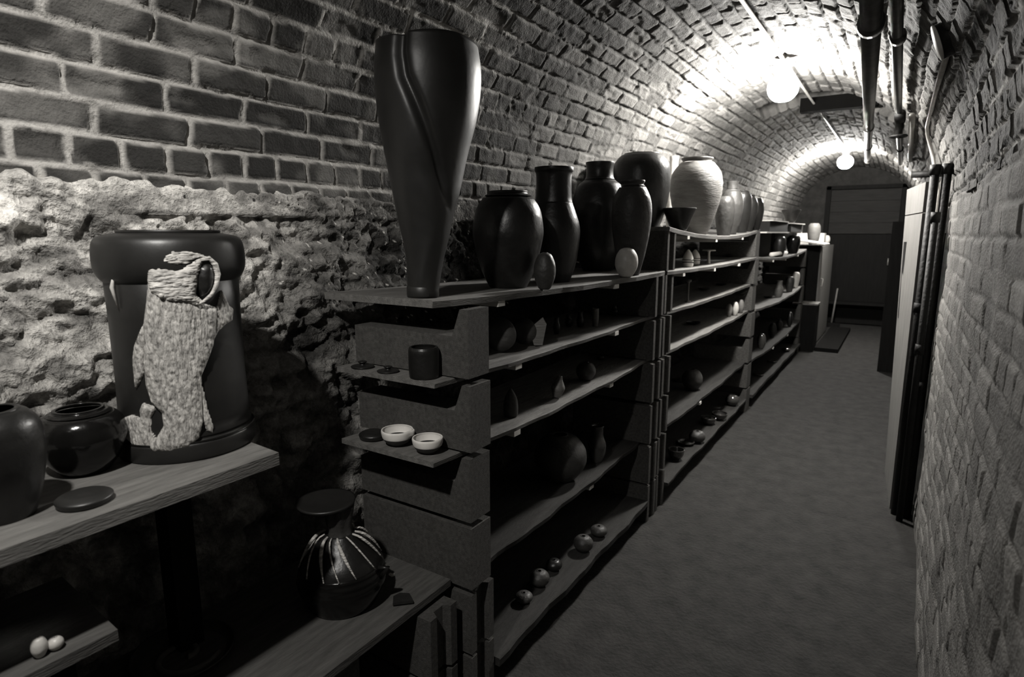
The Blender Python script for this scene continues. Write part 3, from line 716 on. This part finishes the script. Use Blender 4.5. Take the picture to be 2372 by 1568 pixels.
items=[
 # name,label,cat,xc,w,yt,z,X,shape,mat
 ('small_bowl','low grey bowl right of the candlestick in the second bay','bowl',1632,30,676,Z2[2],-1.22,'bowl','mid'),
 ('small_bowl','low dark bowl left of the last bowl, on the candlestick shelf','bowl',1672,26,662,Z2[2],-1.2,'bowl','dark'),
 ('small_bowl','last pale-rimmed bowl at the far end of the candlestick shelf','bowl',1706,24,650,Z2[2],-1.15,'bowl','grey'),
 ('small_jar','small dark jar in the dark corner above the candlestick shelf','jar',1690,22,588,A,-1.2,'vial','dark'),
 ('small_jar','small dark jar last on the striped bottle shelf','jar',1712,20,585,A,-1.2,'vial','mid'),
 ('small_jar','first of three small shiny jars at the far end of the fourth shelf, second bay','jar',1690,15,704,Z2[3],-1.08,'ball','grey'),
 ('small_jar','middle of three small shiny jars at the far end of the fourth shelf, second bay','jar',1704,16,699,Z2[3],-1.06,'ball','pale'),
 ('small_jar','last of three small shiny jars at the far end of the fourth shelf, second bay','jar',1717,15,694,Z2[3],-1.05,'ball','grey'),
 ('small_bowl','dark bowl near the front of the fourth shelf in the second bay','bowl',1608,34,752,Z2[3],-1.2,'bowl','dark'),
 ('globe_jar','round dull globe-shaped jar alone in the second bay above the glossy bowls','jar',1604,48,855,Z2[4],-1.15,'ball','mid'),
 ('squat_pot','dark squat pot beside the globe-shaped jar','pot',1575,34,900,Z2[4],-1.3,'ball','dark'),
 ('wide_dish','wide dark dish with a bright rim behind the globe-shaped jar','dish',1672,50,800,Z2[4]+.0,-1.3,'flared','black'),
 ('glossy_bowl','glossy black bowl at the near end of the lowest shelf, second bay','bowl',1567,38,1040,Z2[5],-1.06,'teabowl','gloss'),
 ('glossy_bowl','shallow glossy bowl behind the near one on the lowest shelf, second bay','bowl',1590,40,1024,Z2[5],-1.09,'bowl','gloss'),
 ('round_pot','round brown pot third on the lowest shelf of the second bay','pot',1616,38,998,Z2[5],-1.04,'ball','mid'),
 ('glossy_bowl','glossy bowl with a bright rim behind the round brown pot','bowl',1642,36,966,Z2[5],-1.08,'teabowl','gloss'),
 ('glossy_bowl','glossy bowl leaning between the rimmed bowl and the bright round pot','bowl',1668,36,956,Z2[5],-1.04,'teabowl','gloss'),
 ('round_pot','bright glossy round pot near the far end of the lowest shelf, second bay','pot',1697,32,914,Z2[5],-1.05,'ball','gloss'),
 # third bay
 ('glossy_pot','glossy round pot at the near end of the third bay, third shelf','pot',1765,20,772,Z3[2],-1.06,'ball','gloss'),
 ('small_jar','small jar behind the glossy round pot in the third bay','jar',1790,18,748,Z3[2],-1.1,'ball','dark'),
 ('small_jar','small grey jar in the middle of the third bay, third shelf','jar',1806,16,738,Z3[2],-1.12,'vial','mid'),
 ('small_jar','small round jar above the sagging board end, third bay','jar',1830,14,722,Z3[2],-1.05,'ball','dark'),
 ('patterned_vase','small patterned vase with a narrow neck on the second shelf, third bay','vase',1805,20,650,Z3[1],-1.08,'bottle','grey'),
 ('patterned_vase','leaning pale-topped jar behind the patterned vase','jar',1830,20,640,Z3[1],-1.06,'jar_tall','mid'),
 ('small_jar','pale-lidded jar last on the second shelf of the third bay','jar',1844,16,630,Z3[1],-1.05,'jar_tall','pale'),
 ('small_bowl','low bowl at the near end of the second shelf, third bay','bowl',1781,20,690,Z3[1],-1.15,'bowl','dark'),
 ('glossy_pot','glossy round pot low in the third bay under the sagging board','pot',1822,20,805,Z3[3],-1.05,'ball','gloss'),
 ('glossy_pot','dark pot at the near end of the lowest shelf in the third bay','pot',1758,24,876,Z3[3],-1.08,'ball','gloss'),
 ('glossy_pot','dark pot in the middle of the lowest shelf in the third bay','pot',1790,22,852,Z3[3],-1.08,'ball','gloss'),
 ('stout_jar','stout dark jar left of the tall ones on the third bay top board','jar',1806,28,548,Z3[0],-1.05,'jar_tall','dark'),
 ('stout_jar','stout black jar, second of the two on the third bay top board','jar',1838,30,545,Z3[0],-1.05,'jar_tall','black'),
 # first bay
 ('cream_cup','small light cup far along the second shelf of the first bay','cup',1380,16,714,Z1[1],-1.15,'cup','grey'),
 ('cream_cup','tiny cup beyond the light cup, close to the second pier','cup',1474,12,697,Z1[1],-1.15,'cup','mid'),
 ('faint_bottle','slim bottle in the middle of the second shelf of the first bay','bottle',1290,16,735,Z1[1],-1.2,'bottle','dark'),
 ('faint_bottle','second slim bottle along the second shelf of the first bay','bottle',1318,18,728,Z1[1],-1.25,'bottle','dark'),
 ('faint_bottle','slim dark bottle before the light cup on the second shelf, first bay','bottle',1345,18,722,Z1[1],-1.2,'bottle','dark'),
 ('faint_bottle','last slim dark bottle on the second shelf of the first bay','bottle',1425,18,706,Z1[1],-1.2,'bottle','dark'),
 ('cone_pot','dull cone-shaped pot at the near end of the third shelf, first bay','pot',1183,34,900,Z1[2],-1.13,'cone','mid'),
 ('round_jar','round dark jar with a bright edge far along the third shelf, first bay','jar',1358,46,838,Z1[2],-1.14,'ball','mid'),
 ('dark_cup','dark cup behind the round jar on the third shelf, first bay','cup',1392,20,830,Z1[2],-1.25,'cup','dark'),
 ('large_bowl','large dark round bowl filling the fourth shelf of the first bay','bowl',1298,122,1006,Z1[3],-1.19,'ball','mid'),
 ('black_bottle','black bottle with one bright spot behind the large round bowl','bottle',1383,44,985,Z1[3],-1.14,'bottle','gloss'),
 ('dark_cup','small dark cup near the second pier on the fourth shelf, first bay','cup',1440,26,966,Z1[3],-1.2,'cup','black'),
 ('round_pot','round pot nearest on the floor shelf of the first bay','pot',1214,42,1372,Z1[4],-1.085,'ball','mid'),
 ('round_pot','second round pot along the floor shelf of the first bay','pot',1250,48,1322,Z1[4],-1.09,'ball','mid'),
 ('round_pot','third small pot with a shine on the floor shelf of the first bay','pot',1284,38,1296,Z1[4],-1.095,'ball','dark'),
 ('round_pot','round pot with a lit top past the middle of the floor shelf, first bay','pot',1352,46,1241,Z1[4],-1.06,'ball','mid'),
 ('round_pot','last bright-topped pot on the floor shelf of the first bay','pot',1388,40,1218,Z1[4],-1.06,'ball','mid'),
]
for it in items:
    nm,lab,cat,xc,w,yt,z,X,sh,mm=it
    pot(nm,lab,cat,xc,w,yt,z,X,sh,M[mm],seg=32,wall=.004)
# plates standing on edge in the first bay
for xc,yt,w,lab,mm in ((1152,738,34,'nearest of the two standing plates','mid'),(1208,738,44,'farther of the two standing plates','mid')):
    X=-1.16; Y=spot(xc,Z1[1],X); h=height_at(xc,yt,X,Y)-Z1[1]; R=h/2
    bm=bmesh.new(); lathe(bm,smooth_profile([(0,0),(R*.5,0),(R*.8,.008),(R,.022),(R*.985,.026),(R*.78,.013),(R*.4,.007),(0,.007)],4),48)
    for v in bm.verts: v.co=Vector((v.co.x,v.co.z,v.co.y+R))
    o=bm_obj('standing_plate',bm,M[mm],None,True); o.location=(X,Y,Z1[1]); o.rotation_euler=(0,0,.25); tag(o,f'dark plate on edge near the first pier, {lab}','plate')
X=-1.12; Y=spot(1245,Z1[1],X); h=height_at(1245,735,X,Y)-Z1[1]
bm=bmesh.new(); add_prism(bm,[(-.012,0),(.02,0),(.034,h*.75),(.02,h),(-.03,h*.62)],1,-.012,.012); o=bm_obj('leaf_dish',bm,M['grey'],None,False,.004); o.location=(X,Y,Z1[1]); o.rotation_euler=(0,0,.5); tag(o,'pale pointed leaf-shaped dish standing beside the two plates','dish')
# leaning pale bottle on the third shelf
X=-1.11; Y=spot(1290,Z1[2],X); h=height_at(1295,862,X,Y)-Z1[2]
bm=bmesh.new(); R=.026; lathe(bm,shell(smooth_profile([(R*.6,0),(R,.03),(R,h*.5),(R*.5,h*.8),(R*.3,h)],4),.003),32); o=bm_obj('leaning_flask',bm,M['grey'],None,True); o.location=(X,Y,Z1[2]-.012); o.rotation_euler=(-.0,.18,0); tag(o,'pale leaning flask in the middle of the third shelf, first bay','flask')

# ---------------------------------------------------------------- boxes and basin on the third bay
def box(name,label,cat,x0,x1,y0,y1,z0,z1,m,rz=0,parts=None,bev=.003):
    bm=bmesh.new(); cx,cy=(x0+x1)/2,(y0+y1)/2; add_box(bm,x0-cx,x1-cx,y0-cy,y1-cy,0,z1-z0)
    o=bm_obj(name,bm,M[m],None,False,bev); o.location=(cx,cy,z0); o.rotation_euler=(0,0,rz); tag(o,label,cat); return o
zt=Z3[0]
bz=lambda y:surf(Z3[0],y)
box('carton','grey glassy-sided carton, nearest on the third bay top board','box',-1.40,-1.13,5.55,5.95,bz(5.6)+.001,zt+.190,'card')
box('carton','black box standing for the shaded gap behind the glassy-sided carton, third bay top board','box',-1.45,-1.2,6.25,7.0,bz(6.4)+.001,zt+.190,'card')  # dark boxes stand for the shaded gap below the flat boxes
box('carton','dark box standing for the shaded gap at the far end of the third bay top board','box',-1.45,-1.2,7.2,8.1,bz(7.9)+.001,zt+.190,'card')
box('tray_board','thin pale board lying across the cartons','board',-1.44,-1.05,5.9,8.15,zt+.191,zt+.204,'batten')
box('flat_box','long flat black box on top of the thin pale board','box',-1.42,-1.05,6.0,7.05,zt+.205,zt+.30,'card')
box('flat_box','flat black box with pale papers, behind the long flat box','box',-1.40,-1.04,7.2,8.1,zt+.205,zt+.29,'card')
box('paper_sheet','loose pale papers on the long flat box','paper',-1.40,-1.03,6.0,7.03,zt+.301,zt+.309,'paper',.02)
box('paper_sheet','folded pale papers on the farther flat box','paper',-1.38,-1.02,7.12,8.05,zt+.291,zt+.300,'paper',-.02)
pot('basin','small flared grey basin on the papers above the third bay','basin',1832,42,486,zt+.301,-1.1,'flared',M['mid'],wall=.005)
bm=bmesh.new(); add_tube(bm,[(-1.05,6.75,zt+.09),(-1.02,7.4,zt+.09)],.02,12); tube=bm_obj('paper_roll',bm,M['paper'],None,True); tube.location=(0,-.55,-.1); tag(tube,'short pale paper roll among the jars of the third bay top board','roll')
# cupboards past the third bay
e=empty('tall_cupboard',(0,0,0))
bm=bmesh.new(); add_box(bm,-1.5,-.90,8.75,10.4,0,1.34); bm_obj('carcass',bm,M['darkwood'],e,False,.004)
bm=bmesh.new(); add_box(bm,-.90,-.885,8.78,10.37,.02,1.33); bm_obj('door',bm,M['wood'],e,False,.003)['label']='door with lamplight put into its pale colour'  # paler than the carcass, lamplight on this side put into the colour
bm=bmesh.new(); add_tube(bm,[(-.885,9.0,.8),(-.86,9.0,.8),(-.86,9.0,.9),(-.885,9.0,.9)],.006,8); bm_obj('handle',bm,M['galv'],e,True)
for c in list(e.children):
    if c.name.startswith('handle'): c.parent=[k for k in e.children if k.name.split('.')[0]=='door'][0]
tag(e,'tall cupboard with a pale side beyond the third shelf bay','cupboard')
e=empty('floor_cabinet',(0,0,0))
bm=bmesh.new(); add_box(bm,-1.12,-.845,8.42,8.72,0,.60); bm_obj('carcass',bm,M['darkwood'],e,False,.003)
bm=bmesh.new(); add_box(bm,-1.13,-.835,8.41,8.73,.60,.618); o=bm_obj('cabinet_top',bm,M['wood'],e,False,.003); o['label']='pale top board'
tag(e,'low cabinet with a pale top in front of the tall cupboard','cabinet')
bm=bmesh.new(); add_box(bm,-.16,.16,-.30,.30,-.008,.008); o=bm_obj('drawing_board',bm,M['paper'],None,False,.002); o.location=(-.965,8.60,1.385); o.rotation_euler=(0,.16,0); tag(o,'white tilted board sticking out over the near edge of the tall cupboard','board')
bm=bmesh.new(); add_box(bm,-1.12,-.98,8.42,8.7,0,1.31); tag(bm_obj('support_post',bm,M['darkwood'],None,False,.004),'dark upright box beside the last pier holding the white tilted board','post') if False else bm.free()
pot('glass_jar','cloudy glass jar on the tall cupboard','jar',1897,28,517,1.34,-1.05,'jar_tall',M['grey'],Y=9.3)
pot('glass_jar','small bright pot at the corner of the tall cupboard','pot',1918,14,545,1.34,-.95,'ball',M['pale'],Y=10.0)
box('parcel','pale parcel under the cloudy jar on the tall cupboard','box',-1.3,-.95,9.6,9.85,1.34,1.50,'batten')
# floor things at the far end
box('floor_tray','dark flat tray on the floor before the end door','tray',-.84,-.57,8.5,10.6,0,.05,'darkwood')
e=empty('low_bench',(0,0,0))
bm=bmesh.new(); add_box(bm,-1.05,-.1,11.05,11.28,.36,.40); bm_obj('seat',bm,M['darkwood'],e,False,.003)
for x in (-1.0,-.15):
    bm=bmesh.new(); add_box(bm,x-.02,x+.02,11.08,11.25,0,.36); bm_obj('leg',bm,M['darkwood'],e,False,.003)
tag(e,'low dark bench across the foot of the end door','bench')
e=empty('broom',(0,0,0))
p0=ony(1925,757,10.9); p1=ony(1937,690,10.9)
bm=bmesh.new(); add_tube(bm,[(p0[0],10.9,.06),(p1[0]+.0,11.0,.62)],.012,10); bm_obj('broomstick',bm,M['wood'],e,True)
bm=bmesh.new(); add_box(bm,p0[0]-.12,p0[0]+.12,10.87,10.93,0,.07); bm_obj('broom_head',bm,M['darkwood'],e,False,.01)
tag(e,'broom with a pale stick at the far end of the floor','broom')

# ---------------------------------------------------------------- right side: leaf, cupboard, pipes
def quadboard(name,c,t,m,parent=None):
    """upright board from four corners, thickness t towards +x"""
    bm=bmesh.new(); A=[bm.verts.new(p) for p in c]; B=[bm.verts.new((p[0]+t,p[1],p[2])) for p in c]
    bm.faces.new(A); bm.faces.new(B[::-1])
    for i in range(4): bm.faces.new([A[i],A[(i+1)%4],B[(i+1)%4],B[i]])
    return bm_obj(name,bm,m,parent,False,.003)
e=empty('leaning_door',(0,0,0))
def lf(u,z):
    b=Vector((.072,3.74,0)).lerp(Vector((.035,4.36,0)),u); t=Vector((.066,3.76,1.755)).lerp(Vector((-.012,4.36,1.755)),u)
    p=b.lerp(t,z/1.755); p.z=z; return p
quadboard('leaf',[lf(0,0.0),lf(1,0.0),lf(1,1.60),lf(0,1.60)],.028,M['wood'],e)
quadboard('top_rail',[lf(0,1.606),lf(1,1.606),lf(1,1.755),lf(0,1.755)],.028,M['wood'],e)
o=quadboard('latch',[lf(.70,1.0)-Vector((.006,0,0)),lf(.84,1.0)-Vector((.006,0,0)),lf(.84,1.45)-Vector((.006,0,0)),lf(.70,1.45)-Vector((.006,0,0))],.008,M['iron'],e); o['label']='long dark latch plate'
tag(e,'pale plywood door leaf leaning along the right wall in front of the pipes','door leaf')
box('dark_locker','narrow dark locker at the right beyond the pale door leaf','cupboard',-.115,.15,7.6,8.3,0,1.62,'darkwood')
# cluster of vertical pipes
for i,(x,y,r,z1,lab) in enumerate(((.098,3.68,.020,1.83,'leftmost of the upright pipes by the right wall'),(.118,3.60,.016,1.60,'short middle upright pipe by the right wall'),(.146,3.66,.020,1.83,'rightmost and thickest of the upright pipes by the right wall'))):
    e=empty('upright_pipe',(x,y,0)); bm=bmesh.new(); add_tube(bm,[(0,0,0),(0,0,z1)],r,18); bm_obj('pipe',bm,M['iron'],e,True)
    for zc in (1.1-.2*i,z1-.05):
        bm=bmesh.new(); add_tube(bm,[(0,0,zc),(0,0,zc+.05)],r+.005,18); bm_obj('coupling',bm,M['iron'],e,True)
    tag(e,'dark '+lab,'pipe')
box('wall_plate','dark board standing behind the upright pipes','board',.088,.172,3.695,3.725,0,1.50,'darkwood')
# ceiling pipes
def pipe(name,label,pts,r,m,cols=(),cat='pipe'):
    e=empty(name,pts[0]); o=Vector(pts[0]); P=[tuple(Vector(p)-o) for p in pts]
    bm=bmesh.new(); add_tube(bm,P,r,18); bm_obj('tube',bm,m,e,True)
    for c in cols:
        d=(Vector(pts[-1])-o); a=d*c; b=a+d.normalized()*.05
        bm=bmesh.new(); add_tube(bm,[tuple(a),tuple(b)],r+.008,18); bm_obj('collar',bm,m,e,True)
    tag(e,label,cat); return e
pa=ony(2019,0,1.95); pb=ony(2010,372,9.0)
dd=(pb-pa); pa2=pa-dd*.12
pipe('ceiling_pipe','thick dark pipe running away under the vault right of the lamps',[tuple(pa2),tuple(pb)],.029,M['metal'],(.135,.5,.72,.995))
def stub(x,y,z,dirv,r=.006): pass
pipe('water_pipe','thin pipe along the right haunch of the vault, with a valve halfway',[(-.085,1.2,2.235),(-.10,4.2,2.23),(-.105,7.6,2.21)],.020,M['metal'],(.25,.6,.8))
e=empty('pipe_valve',(-.09,4.55,2.19))
bm=bmesh.new(); add_tube(bm,[(0,0,.02),(0,0,-.09)],.022,14); bm_obj('valve_body',bm,M['iron'],e,True)
bm=bmesh.new(); add_tube(bm,[(.045*math.cos(a),.045*math.sin(a),-.10) for a in np.linspace(0,2*math.pi,25)],.007,8,False); add_tube(bm,[(-.045,0,-.10),(.045,0,-.10)],.005,6); add_tube(bm,[(0,-.045,-.10),(0,.045,-.10)],.005,6); bm_obj('handwheel',bm,M['iron'],e,True)
bm=bmesh.new(); add_tube(bm,[(0,-.10,.02),(0,-.06,.0),(0,.06,.0),(0,.10,.02)],.03,14); bm_obj('valve_joint',bm,M['iron'],e,True)
tag(e,'black valve with a handwheel hanging on the thin pipe','valve')
q0=ony(2113,268,4.1); q1=ony(2108,372,6.4)
pipe('water_pipe','short pale pipe piece right of the valve, going down the vault',[tuple(q0),tuple(q1),(q1[0]+.03,6.5,q1[2]+.02)],.016,M['galv'])
# wall conduit with its round box
e=empty('round_junction_box',(.05,2.46,2.105))
def rot_to(v): return Vector((0,0,1)).rotation_difference(Vector(v).normalized())
qn=rot_to((-.95,-.04,-.36))
bm=bmesh.new(); lathe(bm,[(0,-.03),(.05,-.03),(.055,-.02),(.055,.018),(0,.018)],36)
for v in bm.verts: v.co=qn@v.co
bm_obj('box_body',bm,M['iron'],e,True)
bm=bmesh.new(); lathe(bm,[(0,.018),(.056,.018),(.056,.023),(0,.026)],36)
for v in bm.verts: v.co=qn@v.co
bm_obj('cover',bm,M['batten'],e,True)['label']='pale round cover'
tag(e,'round electrical box with a pale cover high on the right side of the vault','junction box')
pipe('wall_conduit','bright conduit from the round box along the right haunch, bending down to the pipes',[(.062,2.54,2.085),(.055,3.4,2.09),(.050,4.25,2.09),(.062,4.42,2.06),(.10,4.5,1.95),(.145,4.5,1.75),(.15,4.5,1.2)],.010,M['pale'],(),'conduit')  # pale tone puts the lamp's shine into the conduit colour
bm=bmesh.new(); add_tube(bm,[(.0,4.62,1.86),(.17,4.62,1.86)],.02,12); tag(bm_obj('pipe_bracket',bm,M['iron'],None,True),'short dark stub pipe crossing above the pale door leaf','pipe')

bm=bmesh.new(); add_box(bm,-.80,-.26,5.50,5.60,2.455,2.56); tag(bm_obj('trim_1',bm,M['blacktimber'],None,False,.005),'dark timber lintel across the slot in the vault','lintel',kind='structure')
# ---------------------------------------------------------------- ceiling conduit and globe lamps
CX=-.70
pipe('ceiling_conduit','straight metal conduit along the crown of the vault up to the nearer lamp',[(CX,-1.3,2.512),(CX,4.02,2.512)],.010,M['galv'],(),'conduit')
pipe('ceiling_conduit','straight metal conduit along the crown between the two lamps',[(CX,4.2,2.512),(CX,8.55,2.512)],.009,M['galv'],(),'conduit')
for i,(y,lab) in enumerate(((4.11,'nearer lit globe lamp on the crown of the vault'),(8.7,'farther lit globe lamp near the end of the cellar'))):
    e=empty('globe_lamp',(CX,y,2.368))
    bm=bmesh.new(); lathe(bm,smooth_profile([(0,-.085),(.045,-.076),(.078,-.042),(.088,0),(.078,.040),(.045,.068),(.028,.078),(.024,.085),(0,.085)],4),40); bm_obj('globe',bm,M['globe'],e,True)
    bm=bmesh.new(); lathe(bm,[(0,.078),(.03,.078),(.034,.09),(.034,.115),(.06,.125),(.062,.14),(0,.142)],36); bm_obj('lamp_holder',bm,M['galv'],e,True)
    bm=bmesh.new()
    add_box(bm,-.085,.085,-.018,.018,.126,.132); add_box(bm,-.018,.018,-.05,.05,.126,.132)
    bm_obj('mounting_strap',bm,M['iron'],e,False,.001)
    tag(e,lab,'lamp')
